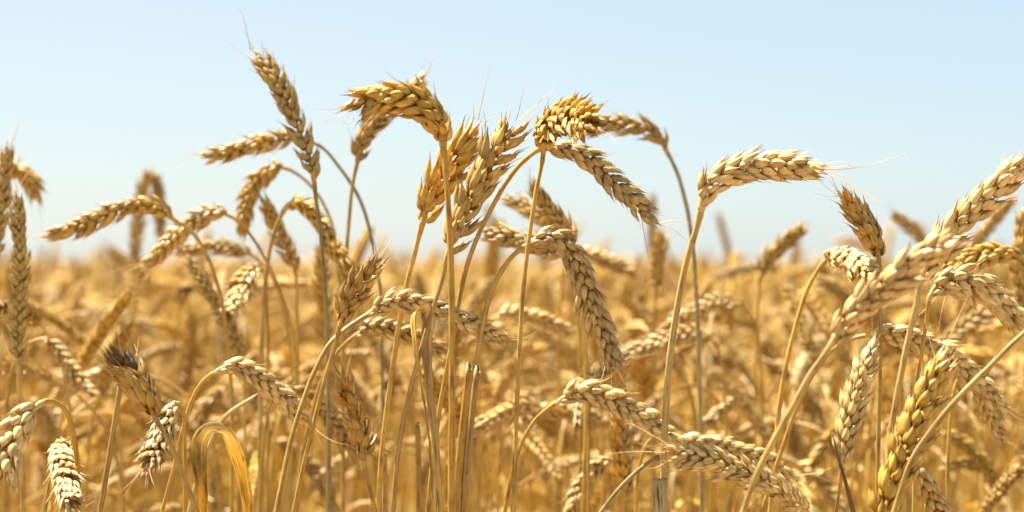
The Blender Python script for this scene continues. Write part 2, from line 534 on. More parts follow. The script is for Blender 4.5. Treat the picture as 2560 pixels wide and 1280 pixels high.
def ribbon_mesh(name, pts, widths, depths, mat, sidehint, curl=.25, n=90, twist=(), cols=(), ragged=0.0):
    """a leaf blade: a thin folded ribbon through photo points, with its own thickness"""
    P = [at(px, py, d) for (px, py), d in zip(pts, depths)]
    D, A, mk = spline(P)
    s = np.linspace(0, A[-1], n)
    Q = sample(D, A, s)
    W = np.interp(s, mk, widths)
    tw = np.interp(s, mk, twist) if len(twist) else np.zeros(n)
    Tn, side = frames(Q, sidehint)
    nor = np.cross(Tn, side)
    side, nor = (np.cos(tw)[:, None] * side + np.sin(tw)[:, None] * nor), (-np.sin(tw)[:, None] * side + np.cos(tw)[:, None] * nor)
    c = np.linspace(-1, 1, 9)
    th = .00012
    top = Q[:, None] + (W[:, None] * c[None])[..., None] * side[:, None] + (W[:, None] * curl * (c[None] ** 2 - .4))[..., None] * nor[:, None]
    ripple = (np.sin(s * 300)[:, None] * .00025 * c[None] ** 2)
    top = top + ripple[..., None] * nor[:, None]
    bot = top - th * nor[:, None]
    ring = np.concatenate([top, bot[:, ::-1]], axis=1)
    V = ring.reshape(-1, 3)
    if ragged:
        # a torn end: the last rows stop at different lengths
        zig = np.array([.2, .9, .35, 1, .5, .15, .8, .3, .6]); zig = np.concatenate([zig, zig[::-1]]) * ragged
        for k, fr in ((-1, 1), (-2, .75), (-3, .5)):
            ring[k] -= Tn[k] * (zig * fr)[:, None]
    V = ring.reshape(-1, 3)
    u = np.concatenate([(c + 1) / 2, ((c + 1) / 2)[::-1]])
    cc = np.ones((n, 3))
    if len(cols): cc = np.stack([np.interp(s, mk, [q[k] for q in cols]) for k in range(3)], axis=-1)
    ribbon_mesh.col = np.concatenate([np.repeat(cc, 18, axis=0), np.ones((n * 18, 1))], axis=1)
    UV = np.stack([np.tile(u, n), np.repeat(s, 18)], axis=-1)
    return V, grid_faces(n, 18), UV

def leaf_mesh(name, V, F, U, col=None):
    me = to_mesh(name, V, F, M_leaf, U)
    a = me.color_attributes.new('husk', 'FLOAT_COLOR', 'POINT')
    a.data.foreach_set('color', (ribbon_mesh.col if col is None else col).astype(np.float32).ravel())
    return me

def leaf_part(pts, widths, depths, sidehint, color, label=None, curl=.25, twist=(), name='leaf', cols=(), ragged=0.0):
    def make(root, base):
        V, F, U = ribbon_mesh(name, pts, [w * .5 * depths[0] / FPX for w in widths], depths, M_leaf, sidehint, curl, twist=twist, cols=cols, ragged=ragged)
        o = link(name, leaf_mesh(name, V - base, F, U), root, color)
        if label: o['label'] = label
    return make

# ------------------------------------------------------------------ the stalks one can tell apart
S = stalk
S([(785,452),(775,400),(745,320),(705,230),(665,165),(634,130)], [(790,500),(799,560),(808,650),(815,760),(820,900),(822,1100),(822,1280)],
  d=1.33, w=66, roll=4, tone='tan', stemtone='grey', sw=12, awns=[((626,124),(598,20)),((640,140),(560,95)),((660,150),(652,90))],
  label="tallest wheat stalk of all, its straight ear leaning left high against the sky", stem_d=1.36)
S([(745,350),(700,350),(640,362),(570,382),(503,395)], [(795,362),(850,420),(900,500),(932,610),(950,720),(955,900),(955,1280)],
  d=1.43, w=58, roll=5, tone='gold', stemtone='grey', sw=10, awns=[((503,395),(440,412))],
  label="wheat stalk whose ear pokes out level to the left from behind the tall leaning ear")
S([(1108,362),(1102,315),(1072,268),(1010,240),(940,245),(866,280)], [(1114,430),(1123,550),(1128,700),(1130,900),(1128,1280)],
  d=1.13, w=100, roll=58, tone='gold', style=1, stemtone='orange', sw=18, pitch=.0035, tip_d=1.10, stem_d=1.12, twist=-20,
  awns=[((868,262),(845,262)),((885,296),(855,300))],
  label="thick upright orange wheat stalk with plump ear arched over left, torn folded leaf behind it",
  extras=[leaf_part([(1112,1420),(1100,1280),(1090,1120),(1072,950),(1066,850),(1070,790),(1060,768),(1040,778),(1036,830),(1052,940),(1072,1080),(1085,1290)],
                    [16,17,18,20,28,36,38,36,32,20,16,10], [1.19,1.19,1.185,1.18,1.178,1.176,1.174,1.169,1.166,1.168,1.17,1.172], (1,.1,0),
                    (.60,.48,.20), 'dry folded leaf with torn yellow and grey streaks', curl=.3, ragged=.01, cols=[(.9,.75,.6),(.9,.8,.7),(.8,.75,.75),(.75,.7,.7),(.8,.78,.85),(.9,.85,.9),(1.1,1.1,1.3),(1.15,1.05,.6),(1.15,1,.5),(1,.85,.5),(.9,.75,.5),(.8,.7,.5)])])
S([(893,408),(903,355),(940,305),(990,265),(1030,225),(1066,190)], [(882,460),(872,560),(865,640),(860,760),(858,900),(858,1280)],
  d=1.40, w=58, roll=45, tone='tan', style=1, sw=11, awns=[((1066,190),(1095,130))],
  label="wheat stalk whose ear crosses behind the plump arched ear, only its ends showing")
S([(1055,562),(1072,505),(1102,450),(1140,400),(1172,355),(1195,315)], [(1043,610),(1020,700),(1000,800),(985,900),(970,1000),(955,1130),(945,1280)],
  d=1.225, w=106, roll=55, tone='gold', style=1, sw=15, twist=20, awns=[((1195,300),(1224,165)),((1185,300),(1182,260)),((1205,320),(1245,292)),((1210,340),(1240,325))],
  label="wheat stalk with a glowing golden ear leaning right, just behind the thick orange stem")
S([(1118,640),(1135,590),(1170,510),(1215,430),(1262,355),(1300,298)], [(1108,690),(1080,780),(1048,890),(1018,1010),(997,1120),(982,1280)],
  d=1.175, w=94, roll=28, tone='tan', rag=.5, style=1, stemtone='tan', sw=13, awns=[((1300,300),(1382,228)),((1290,300),(1312,205)),((1270,320),(1275,250)),((1300,345),(1350,290))],
  label="wheat stalk with a straight pale tan ear slanting up right, bristles spread at its tip")
S([(1358,385),(1358,345),(1372,312),(1405,297),(1450,300),(1486,318)], [(1340,480),(1325,580),(1310,700),(1300,850),(1293,1000),(1283,1280)],
  d=1.205, w=88, roll=78, tone='honey', rag=.6, style=1, sw=13, tip_d=1.10, stem_d=1.19, awns=[((1470,312),(1550,335)),((1475,310),(1525,310))],
  label="wheat stalk with a short golden ear curled over like a crest, right of centre")
S([(1364,366),(1400,368),(1450,385),(1505,425),(1560,480),(1605,525),(1640,560)], [(1345,375),(1310,402),(1268,452),(1235,510),(1203,572),(1172,650),(1150,740),(1135,830),(1118,920),(1098,1030),(1085,1130),(1070,1280)],
  d=1.21, w=72, roll=12, tone='grey', sw=14, stem_d=1.24, awns=[((1640,560),(1760,572)),((1630,556),(1718,602)),((1600,520),(1625,660))],
  label="wheat stalk with a pale brown ear drooping right below the curled golden ear")
S([(1665,375),(1648,342),(1600,318),(1540,308),(1475,318),(1410,335)], [(1688,420),(1713,500),(1730,600),(1740,720),(1746,850),(1750,1000),(1755,1280)],
  d=1.44, w=60, roll=8, tone='tan', stemtone='grey', sw=12,
  label="blurred wheat stalk with grey green stem, its ear bent left behind the curled golden ear")
S([(1753,522),(1762,475),(1800,438),(1870,415),(1960,412),(2056,424)], [(1740,575),(1720,640),(1700,730),(1685,820),(1672,920),(1664,1040),(1656,1280)],
  d=1.15, w=88, roll=10, tone='cream', stemtone='pale', sw=19, stem_d=1.16, tip_d=1.14, twist=14,
  awns=[((2050,425),(2278,378),-.003),((2050,428),(2225,525),.002),((2040,412),(2150,405)),((2052,420),(2140,422))],
  label="wheat stalk with a large cream ear bent level right, long bristles at its tip",
  extras=[leaf_part([(1660,1420),(1656,1330),(1652,1260),(1650,1188)], [28,30,34,40], [1.148]*4, (1,0,0), (.60,.48,.26), 'pale leaf sheath torn off at its top', curl=.5, name='leaf_sheath', ragged=.006, cols=[(1,.95,.9),(1,.95,.9),(.85,.85,.85),(.7,.68,.66)])])
S([(2197,648),(2190,610),(2165,565),(2132,520),(2105,487)], [(2200,720),(2201,800),(2200,900),(2196,1100),(2192,1280)],
  d=1.23, w=84, roll=65, tone='brown', rag=.5, style=1, sw=12, awns=[((2100,485),(2070,420)),((2098,490),(2020,475))],
  label="wheat stalk with short brown ear leaning left, right of the level cream ear")
S([(2068,648),(2090,640),(2120,648),(2155,668),(2195,705)], [(2050,668),(2022,715),(1998,785),(1975,870),(1958,950),(1945,1050),(1935,1160),(1925,1280)],
  d=1.29, w=80, roll=70, tone='cream', sw=13, tip_d=1.2,
  label="wheat stalk arching right, its stubby pale ear tucked below the short brown ear")
S([(2303,695),(2335,635),(2395,565),(2465,495),(2530,432),(2585,385)], [(2290,760),(2270,850),(2250,950),(2230,1060),(2212,1280)],
  d=1.16, w=98, roll=8, tone='cream', stemtone='pale', sw=17, label="wheat stalk with a long sharp pale ear climbing to the upper right edge")
S([(2078,862),(2115,805),(2175,745),(2245,685),(2315,635),(2385,590)], [(2030,930),(1980,1020),(1930,1110),(1890,1190),(1858,1280)],
  d=1.03, w=92, roll=22, tone='cream', stemtone='pale', sw=17, tip_d=1.0, label="nearest wheat stalk, its soft focus pale ear slanting across the long ear at right")
S([(2325,742),(2345,710),(2390,697),(2440,712),(2500,755),(2572,815)], [(2318,790),(2308,860),(2295,960),(2285,1280)],
  d=1.21, w=92, roll=6, tone='cream', rag=.5, sw=12, awns=[((2350,730),(2280,800)),((2365,735),(2345,830)),((2380,735),(2390,800))],
  label="wheat stalk at right edge, pale ear bent down right, shredded husks at its base")
S([(2556,645),(2500,632),(2430,645),(2375,668),(2330,700)], [(2575,700),(2580,800),(2585,1000),(2585,1280)],
  d=1.34, w=72, roll=60, tone='gold', style=1, sw=11, label="wheat stalk at right edge, golden ear bent left above the pale drooping one")
S([(2560,775),(2556,720),(2552,650),(2560,580),(2570,520)], [(2566,850),(2570,950),(2572,1280)], d=1.45, w=66, roll=40, tone='brown', style=1, sw=11,
  label="blurred wheat stalk with an upright brown ear cut off by the right edge")
S([(2170,838),(2225,832),(2300,855),(2370,890),(2440,950),(2512,1025)], [(2120,850),(2075,880),(2030,940),(1990,1025),(1960,1110),(1930,1200),(1905,1280)],
  d=1.25, w=72, roll=14, tone='cream', sw=12, awns=[((2510,1020),(2600,1060)),((2490,1000),(2540,1100)),((2470,980),(2560,1040))],
  label="wheat stalk arching right below the soft focus ear, long pale ear sweeping down")
S([(2108,1160),(2115,1090),(2135,1010),(2160,935),(2190,855)], [(2102,1200),(2096,1240),(2090,1280)],
  d=1.19, w=72, roll=14, tone='cream', sw=11, stemtone='tan', awns=[((2190,855),(2215,790)),((2150,930),(2105,905))],
  label="wheat stalk with an upright cream ear standing between two crossing stems at lower right")
S([(2200,1330),(2228,1230),(2262,1130),(2300,1030),(2332,955),(2362,885)], [(2190,1380),(2180,1450)],
  d=1.12, w=104, roll=12, tone='gold', sw=14, awns=[((2355,890),(2420,740)),((2340,900),(2310,790))],
  label="wheat stalk with a big upright amber ear rising from the bottom edge at lower right")
S([(2590,808),(2640,770),(2700,740),(2760,730)], [(2540,850),(2480,910),(2400,990),(2340,1060),(2285,1140),(2235,1280)],
  d=1.09, w=80, roll=20, tone='pale', stemtone='tan', sw=15, label="bare diagonal stem crossing the lower right corner, its ear beyond the frame")
S([(2410,930),(2440,965),(2460,1010),(2485,1060),(2515,1110)], [(2395,950),(2380,1010),(2372,1100),(2368,1280)], d=1.34, w=56, roll=8, tone='pale', sw=10, awns=[((2510,1105),(2570,1150))],
  label="wheat stalk with a small ear hanging behind the diagonal stem near the right edge")
S([(2285,1150),(2305,1195),(2330,1245),(2360,1300),(2385,1360)], [(2270,1150),(2255,1190),(2248,1280)], d=1.24, w=70, roll=8, tone='pale', sw=11,
  label="wheat stalk with a pale ear hanging at the bottom edge beside the amber ear")
S([(1320,612),(1355,592),(1400,600),(1440,650),(1475,735),(1505,825),(1545,930)], [(1290,632),(1255,675),(1225,740),(1207,815),(1193,900),(1175,1010),(1160,1120),(1145,1280)],
  d=1.225, w=78, roll=16, tone='grey', sw=15, twist=30, stem_d=1.20, awns=[((1520,870),(1500,960)),((1530,900),(1528,1000)),((1545,925),(1620,1050))],
  label="wheat stalk with a long grey brown ear drooping steeply in the centre, husks standing open")
S([(1415,650),(1370,625),(1320,608),(1260,592),(1197,575)], [(1440,690),(1458,780),(1466,900),(1464,1100),(1456,1280)], d=1.36, w=62, roll=10, tone='tan', sw=10,
  label="wheat stalk bent left with a tan ear lying level behind the steeply drooping ear")
S([(1440,625),(1480,635),(1530,655),(1590,690)], [(1420,640),(1405,720),(1400,850),(1400,1280)], d=1.75, w=46, roll=10, tone='tan', sw=8, parts=False,
  label="blurred wheat stalk with a dim ear drooping right just beyond the steeply drooping ear")
S([(1440,640),(1418,585),(1385,540),(1355,500),(1328,462)], [(1452,720),(1460,850),(1462,1280)], d=1.40, w=58, roll=50, tone='brown', style=1, sw=10, awns=[((1326,460),(1322,410))],
  label="wheat stalk with brown ear leaning left behind the curled golden ear's thin stem")
S([(1420,600),(1380,560),(1340,535),(1300,512),(1250,500)], [(1440,660),(1448,800),(1450,1280)], d=1.48, w=52, roll=20, tone='pale', sw=9,
  label="blurred wheat stalk with a pale ear pointing left between the two centre stems")
S([(850,815),(866,765),(893,720),(920,682),(946,645)], [(836,870),(812,950),(787,1050),(762,1150),(735,1280)], d=1.19, w=78, roll=60, tone='brown', rag=.5, style=1, sw=13,
  awns=[((945,645),(985,585)),((950,655),(975,640)),((940,645),(935,610))], label="wheat stalk with a short upright brown ear left of centre, leaning right")
S([(918,788),(965,758),(1030,752),(1105,775),(1185,815),(1272,852)], [(870,818),(828,855),(788,925),(755,1010),(727,1100),(706,1200),(690,1280)], d=1.22, w=64, roll=6, tone='cream', sw=13, stem_d=1.18,
  awns=[((1270,850),(1345,825)),((1265,845),(1395,925)),((1260,850),(1350,890))], label="wheat stalk arching right with a long cream ear passing behind the thick orange stem")
S([(885,842),(930,818),(985,822),(1050,848),(1115,888)], [(840,885),(805,950),(778,1040),(757,1130),(740,1280)], d=1.32, w=56, roll=8, tone='tan', sw=11,
  label="wheat stalk arching right directly below the long cream ear, tan ear slightly soft")
S([(908,1140),(903,1090),(885,1030),(868,985),(855,935)], [(914,1180),(927,1230),(938,1280)], d=1.14, w=84, roll=68, tone='umber', style=1, rag=1.0, sw=13, stemtone='tan',
  label="short wheat stalk with a ragged upright brown ear, lower middle, left of thick stem")
S([(543,928),(580,912),(635,935),(690,978),(735,1020),(775,1058)], [(510,950),(482,995),(458,1070),(432,1180),(405,1280)], d=1.23, w=66, roll=10, tone='cream', sw=11, awns=[((770,1055),(870,1112)),((765,1060),(812,1130))],
  label="wheat stalk bent right with a white lit ear above the arched yellow leaf")
S([(715,968),(765,985),(815,1030),(860,1090),(895,1155)], [(690,985),(665,1060),(655,1160),(650,1280)], d=1.38, w=56, roll=12, tone='tan', sw=10,
  label="wheat stalk with a dull ear hanging behind the ragged brown upright ear")
S([(388,1045),(370,1000),(338,950),(312,915),(290,880)], [(420,1100),(455,1180),(478,1240),(496,1290)], d=1.12, w=88, roll=62, tone='umber', style=1, rag=1.0, black=2, sw=14, stemtone='tan', awns=[((340,890),(347,840)),((345,900),(335,860))],
  label="wheat stalk with a ragged brown ear leaning left, blackened husk at its tip",)
S([(444,1008),(425,1035),(405,1080),(385,1125),(362,1170)], [(455,1020),(460,1070),(463,1150),(462,1280)], d=1.19, w=74, roll=30, tone='cream', style=1, sw=11, tip_d=1.14, awns=[((365,1165),(303,1252)),((370,1160),(300,1230)),((375,1165),(368,1225))],
  label="wheat stalk, white lit ear hanging behind the blackened ear, arched yellow leaf beside it",
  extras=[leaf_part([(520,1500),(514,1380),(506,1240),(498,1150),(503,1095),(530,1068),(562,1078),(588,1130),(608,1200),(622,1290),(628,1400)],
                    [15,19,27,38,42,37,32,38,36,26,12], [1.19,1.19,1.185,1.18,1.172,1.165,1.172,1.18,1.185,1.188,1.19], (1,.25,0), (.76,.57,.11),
                    'yellow dry leaf arched over with its bend painted sunlit white', curl=.22, twist=(0,0,0,0,0,0,.1,.3,.35,.3,.2), cols=[(.9,.7,.5),(1,.85,.6),(.95,.75,.5),(.36,.34,.42),(.8,.88,1.5),(1.12,1.35,4.2),(1.1,1.3,3.2),(1.1,1.1,.9),(1.12,1.1,.8),(1.05,.95,.7),(1,.9,.7)])])  # cols paint in the sun-white bend and backlit glow of the hanging blade
S([(100,1010),(72,1035),(42,1080),(18,1140),(-5,1225)], [(125,1002),(155,1015),(176,1055),(188,1110),(194,1180),(196,1280)], d=1.14, w=96, roll=20, tone='cream', sw=15, stemtone='orange', tip_d=1.12,
  label="wheat stalk hooked over left with a plump cream ear at lower left edge")
S([(155,1130),(150,1118),(155,1150),(168,1205),(185,1275)], [(148,1135),(135,1170),(122,1220),(112,1280)], d=1.215, w=80, roll=75, tone='cream', style=1, sw=12, tip_d=1.13,
  awns=[((180,1260),(240,1250)),((185,1260),(200,1310))], label="wheat stalk with a small white ear facing us under the hooked stem at lower left")
S([(46,912),(44,840),(47,760),(50,680),(49,600),(45,480)], [(48,980),(54,1080),(58,1280)], d=1.34, w=56, roll=2, tone='olive', stemtone='pale', sw=13, awns=[((44,480),(78,425)),((45,480),(20,430))],
  label="wheat stalk at the left edge with a straight upright ear of two neat rows")
S([(-12,640),(-4,570),(4,500),(12,430),(24,360)], [(-14,750),(-12,900),(-10,1280)], d=1.42, w=56, roll=6, tone='tan', sw=11, awns=[((24,360),(33,290))], label="blurred wheat stalk half cut off by the left edge, upright ear")
S([(5,470),(15,425),(45,420),(75,450),(98,508)], [(0,540),(-5,650),(-5,900),(-5,1280)], d=1.55, w=58, roll=60, tone='gold', style=1, sw=9, label="blurred wheat stalk with a golden ear hooked over to the right at the left edge", parts=False)
S([(112,848),(145,870),(180,920),(210,960),(240,992)], [(90,850),(50,880),(25,950),(15,1100),(12,1280)], d=1.5, w=46, roll=10, tone='pale', sw=9, label="blurred wheat stalk with a small pale ear drooping right near the left edge", parts=False)
S([(432,548),(395,520),(330,515),(255,542),(185,572),(108,592)], [(475,575),(518,640),(545,715),(562,800),(575,920),(580,1280)], d=1.40, w=58, roll=6, tone='gold', sw=11, awns=[((110,590),(40,585)),((180,575),(145,600))],
  label="wheat stalk bent left with a long golden ear level above the horizon at left")
S([(572,538),(530,532),(480,558),(430,602),(392,640),(358,672)], [(620,580),(662,645),(700,730),(728,820),(742,950),(745,1280)], d=1.43, w=56, roll=18, tone='pale', sw=10, awns=[((362,668),(300,700)),((370,660),(280,680)),((380,665),(330,740)),((390,660),(340,700))],
  label="wheat stalk drooping left with a pale bristly ear just right of the long golden ear")
S([(630,638),(580,620),(520,615),(470,622),(430,632)], [(665,670),(700,740),(720,830),(725,1280)], d=1.58, w=46, roll=8, tone='gold', sw=8, parts=False, label="blurred wheat stalk with a level golden ear under the pale bristly ear")
S([(604,900),(580,830),(545,765),(505,700),(462,640)], [(610,960),(612,1060),(612,1280)], d=1.47, w=50, roll=3, tone='olive', sw=9, parts=False, label="blurred wheat stalk with a dark straight ear leaning left across the horizon at left")
S([(652,672),(630,682),(605,720),(585,760),(566,805)], [(664,690),(668,780),(668,1280)], d=1.5, w=66, roll=60, tone='pale', sw=9, parts=False, tip_d=1.42, label="blurred wheat stalk with stubby ear of stacked lit husks, left of pale hooked stem")
S([(712,420),(680,420),(645,448),(618,505),(604,592)], [(750,440),(790,480),(830,560),(850,700),(855,1280)], d=1.5, w=56, roll=30, tone='gold', sw=9, label="wheat stalk with a golden ear hanging left of the tall leaning ear's stem", parts=False)
S([(738,680),(715,620),(685,555),(655,492)], [(742,760),(745,900),(746,1280)], d=1.52, w=52, roll=20, tone='tan', sw=9, parts=False, label="blurred wheat stalk with a straight tan ear leaning left beside the golden hanging ear")
S([(716,518),(745,500),(785,535),(822,595),(850,640),(876,695)], [(698,550),(678,610),(665,690),(657,800),(652,1000),(648,1280)], d=1.42, w=62, roll=40, tone='gold', style=1, sw=13, stemtone='pale', label="wheat stalk with pale hooked stem, golden ear hanging right behind the tall leaning stalk")
S([(815,850),(812,790),(808,730),(805,670),(800,612)], [(815,900),(815,1280)], d=1.6, w=48, roll=40, tone='gold', sw=8, style=1, parts=False, label="blurred wheat stalk with a golden upright ear right behind the tall leaning stalk's stem")
S([(333,660),(342,580),(355,490),(368,440),(375,425)], [(330,720),(328,850),(326,1280)], d=1.95, w=44, roll=10, tone='tan', sw=8, parts=False, label="heavily blurred upright wheat stalk poking above the long golden ear at left")
S([(366,432),(385,440),(395,490),(398,540),(405,600)], [(352,470),(345,600),(343,1280)], d=2.0, w=40, roll=40, tone='tan', sw=8, parts=False, label="heavily blurred wheat stalk hooked over to the right above the long golden ear at left")
S([(1640,720),(1640,690),(1645,640),(1652,575)], [(1638,800),(1636,1280)], d=1.7, w=56, roll=60, tone='brown', style=1, sw=8, parts=False, label="blurred wheat stalk, stout brown ear alone on the horizon left of the cream ear's stem")
S([(1902,690),(1915,655),(1945,620),(1980,590),(2018,562)], [(1896,760),(1890,900),(1888,1280)], d=1.65, w=46, roll=25, tone='brown', sw=8, parts=False, label="blurred wheat stalk with a brown ear leaning right over the horizon, below the cream ear")
S([(2330,625),(2300,590),(2265,560),(2228,532)], [(2345,700),(2350,900),(2350,1280)], d=1.85, w=40, roll=20, tone='tan', sw=8, parts=False, label="heavily blurred wheat stalk whose ear leans left behind the long pale ear at right")
S([(2405,680),(2440,610),(2490,545),(2545,490)], [(2395,760),(2390,1280)], d=1.75, w=40, roll=10, tone='tan', sw=8, parts=False, label="heavily blurred wheat stalk whose ear runs parallel behind the long pale ear at right")
S([(1862,770),(1820,752),(1760,765),(1700,800),(1640,838)], [(1885,800),(1900,900),(1905,1280)], d=1.62, w=48, roll=12, tone='tan', sw=9, parts=False, label="blurred wheat stalk drooping left behind the cream ear's stem, upper of two")
S([(1780,850),(1730,835),(1670,850),(1610,870),(1555,895)], [(1800,890),(1812,1000),(1815,1280)], d=1.55, w=52, roll=12, tone='pale', sw=9, parts=False, label="blurred wheat stalk drooping left behind the cream ear's stem, lower of two")
S([(1395,1005),(1440,978),(1500,985),(1570,1022),(1640,1068),(1705,1110)], [(1350,1038),(1318,1080),(1292,1140),(1275,1210),(1262,1280)], d=1.26, w=72, roll=8, tone='cream', sw=12, awns=[((1600,1070),(1560,1010)),((1560,1060),(1650,1105))],
  label="wheat stalk arching right with a bright ear that passes behind the cream ear's stem")
S([(1690,1090),(1750,1108),(1820,1120),(1900,1148),(1985,1190)], [(1660,1080),(1625,1100),(1600,1160),(1590,1280)], d=1.29, w=60, roll=10, tone='cream', sw=11, awns=[((1985,1190),(2090,1165)),((1975,1185),(2085,1210)),((1970,1180),(2060,1240))],
  label="wheat stalk, pale ear pointing right, upper of two overlapping ears low right of centre")
S([(2020,1282),(1955,1232),(1885,1192),(1810,1160),(1735,1140),(1662,1128)], [(2045,1305),(2070,1370),(2080,1450)], d=1.14, w=74, roll=30, tone='cream', rag=.5, style=1, sw=12, awns=[((1662,1132),(1520,1135),.001),((1700,1130),(1560,1050)),((1670,1150),(1600,1165)),((1720,1180),(1640,1150))],
  label="wheat stalk, whitish ragged ear pointing left, lower of two overlapping ears right of centre")
S([(1562,1245),(1556,1170),(1552,1100),(1552,1030),(1550,950)], [(1564,1300),(1566,1400)], d=1.38, w=66, roll=60, tone='gold', style=1, sw=11, label="wheat stalk with an upright amber ear behind the bright arching ear at bottom centre", stemtone='orange')
S([(1532,1150),(1500,1160),(1465,1200),(1440,1245),(1420,1295)], [(1548,1170),(1556,1230),(1558,1290)], d=1.42, w=50, roll=15, tone='pale', sw=9, label="wheat stalk with a small pale ear hanging left at the bottom centre", parts=False)
S([(1235,795),(1275,782),(1325,790),(1380,808),(1440,835)], [(1210,830),(1200,920),(1198,1280)], d=1.6, w=48, roll=12, tone='pale', sw=8, parts=False, label="blurred wheat stalk with a level pale ear between the centre stems at mid height")
S([(1290,1060),(1350,1030),(1410,1025),(1470,1040),(1540,1065)], [(1262,1090),(1248,1160),(1245,1280)], d=1.52, w=50, roll=12, tone='pale', sw=9, parts=False, label="blurred wheat stalk with a level pale ear under the bright arching ear's bend")
S([(1880,990),(1850,995),(1815,1020),(1785,1045),(1765,1065)], [(1900,1010),(1908,1100),(1908,1280)], d=1.65, w=42, roll=20, tone='pale', sw=8, parts=False, label="blurred wheat stalk with a short pale ear drooping left in the lower right middle")
S([(1478,960),(1495,930),(1520,910),(1545,895),(1575,885)], [(1474,1010),(1472,1100),(1472,1280)], d=1.40, w=56, roll=50, tone='grey', sw=9, label="wheat stalk with a grey ear half hidden behind the tip of the steeply drooping ear")

# bare straws without an ear
def straw(pts, d, sw, tone, label, stem_d=None, parts=()):
    P = [at(px, py, d + ((stem_d or d) - d) * i / (len(pts) - 1)) for i, (px, py) in enumerate(pts)]
    last = P[-1]; dv = unit(P[-1] - P[-2]); h = last[2]
    sl = np.clip(dv[:2] / max(.35, -dv[2]), -.22, .22)
    P += [np.array([last[0] + sl[0] * h * .4, last[1] + sl[1] * h * .4, h * .4]), np.array([last[0] + sl[0] * h * .45, last[1] + sl[1] * h * .45, -.01])]
    base = np.array([P[-1][0], P[-1][1], 0])
    D, A, mk = spline(P)
    Q = sample(D, A, np.arange(0, A[-1], .005))
    r = sw * d / FPX / 2
    rad = np.full(len(Q), r)
    V, F, U = tube(Q - base, rad, 10)
    # hollow broken top: an inner wall going back down the tube
    Tn, W = frames(Q[:4] - base, (0, -1, 0)); B = np.cross(Tn, W)
    a = np.linspace(0, 2 * np.pi, 10, endpoint=False)
    ragged = .0022 * np.sin(a * 2 + 1) + .0014 * np.sin(a * 3 + r * 9e3)
    V[:10] -= Tn[0] * ragged[:, None] 
    ring = (Q[3] - base) + .6 * r * (np.cos(a)[:, None] * W[3] + np.sin(a)[:, None] * B[3])
    V = np.concatenate([V, ring]); U = np.concatenate([U, U[:10]])
    k = len(V) - 10
    F = np.concatenate([F, np.array([(j, k + j, k + (j + 1) % 10, (j + 1) % 10) for j in range(10)], dtype=np.int32)])
    root = link('straw', None); root.location = base
    tag(root, label, 'straw', 'broken straws without an ear')
    link('stem', to_mesh('stem', V, F, M_stem, U), root, jit(STEMS[tone]))
    return root, base

straw([(309,925),(298,985),(286,1060),(270,1160),(250,1280)], 1.17, 14, 'tan', "dark bare straw leaning up behind the blackened ear at lower left")
straw([(1172,918),(1162,1010),(1150,1120),(1138,1280)], 1.185, 17, 'orange', "thick broken straw with a cut top, close right of the thick orange stem")
straw([(1193,925),(1182,1020),(1172,1120),(1160,1280)], 1.20, 17, 'tan', "shorter twin of the cut straw, standing directly right of it behind the drooping ear's stem")
straw([(1640,1143),(1590,1180),(1545,1225),(1495,1290)], 1.21, 10, 'grey', "thin grey straw slanting up to the cream ear's stem at the bottom")
straw([(960,1130),(962,1200),(962,1290)], 1.26, 15, 'tan', "short broken straw stub at the bottom, left of the thick orange stem")
straw([(640,990),(560,1045),(520,1120),(470,1290)], 1.30, 11, 'pale', "pale straw slanting under the white lit ear, behind the arched yellow leaf")
straw([(1044,1065),(1046,1150),(1046,1290)], 1.3, 14, 'tan', "tan straw stub at the bottom, behind the folded leaf")

# a thin withered blade at lower right
V, F, U = ribbon_mesh('withered_blade', [(2082,1088),(2095,1140),(2112,1200),(2135,1290),(2150,1500),(2150,2500)], [.0002,.0008,.0011,.0013,.0014,.0014],
                      [1.12,1.12,1.12,1.12,1.12,1.12], M_leaf, (1, 0, 0), .5)
wb = link('withered_blade', leaf_mesh('withered_blade', V, F, U), None, (.22, .15, .08))
tag(wb, "thin dark withered grass blade with needle tip beside the upright cream ear", 'blade')


# ------------------------------------------------------------------ blurred stalks behind and the rest of the field
def plain_ear(pl, D, A, s0, s1, scale, roll, style, lrs, src, c=None, off=None, pitch=None):
    lay, EP = ear_layout(D, A, s0, s1, scale, roll, 0, style, lrs, pitch)
    for Mx, vi, st in lay:
        p = src[st][vi % len(src[st])]
        X = np.array(Mx)
        pl.add(p_all(p) @ X[:3, :3].T + X[:3, 3], p_faces(p), None, c)
        if c is None and p.C: pl.C.append(np.concatenate(p.C))

def p_all(p):
    if not hasattr(p, 'av'): p.av = np.concatenate(p.V); p.af = np.concatenate(p.F)
    return p.av
def p_faces(p):
    p_all(p); return p.af

def plant_curve(h, bend, el, lean, lrs, hook=.05):
    """a plant in the x-z plane at the origin: upright stem, then an ear of length el turned by bend radians"""
    pts = [np.array([0, 0, 0.0])]
    th = lean
    n1 = 8
    arch = hook
    L = h - arch * .5
    p = pts[0]
    for i in range(n1):
        p = p + (L / n1) * np.array([math.sin(th), 0, math.cos(th)]); pts.append(p); th += .01
    k = 6
    for i in range(k):
        th += bend * .62 / k
        p = p + (arch / k) * np.array([math.sin(th), 0, math.cos(th)]); pts.append(p)
    nb = len(pts) - 1
    k = 6
    for i in range(k):
        th += bend * .38 / k
        p = p + (el / k) * np.array([math.sin(th), lrs.uniform(-.05, .05), math.cos(th)]); pts.append(p)
    return np.array(pts), nb

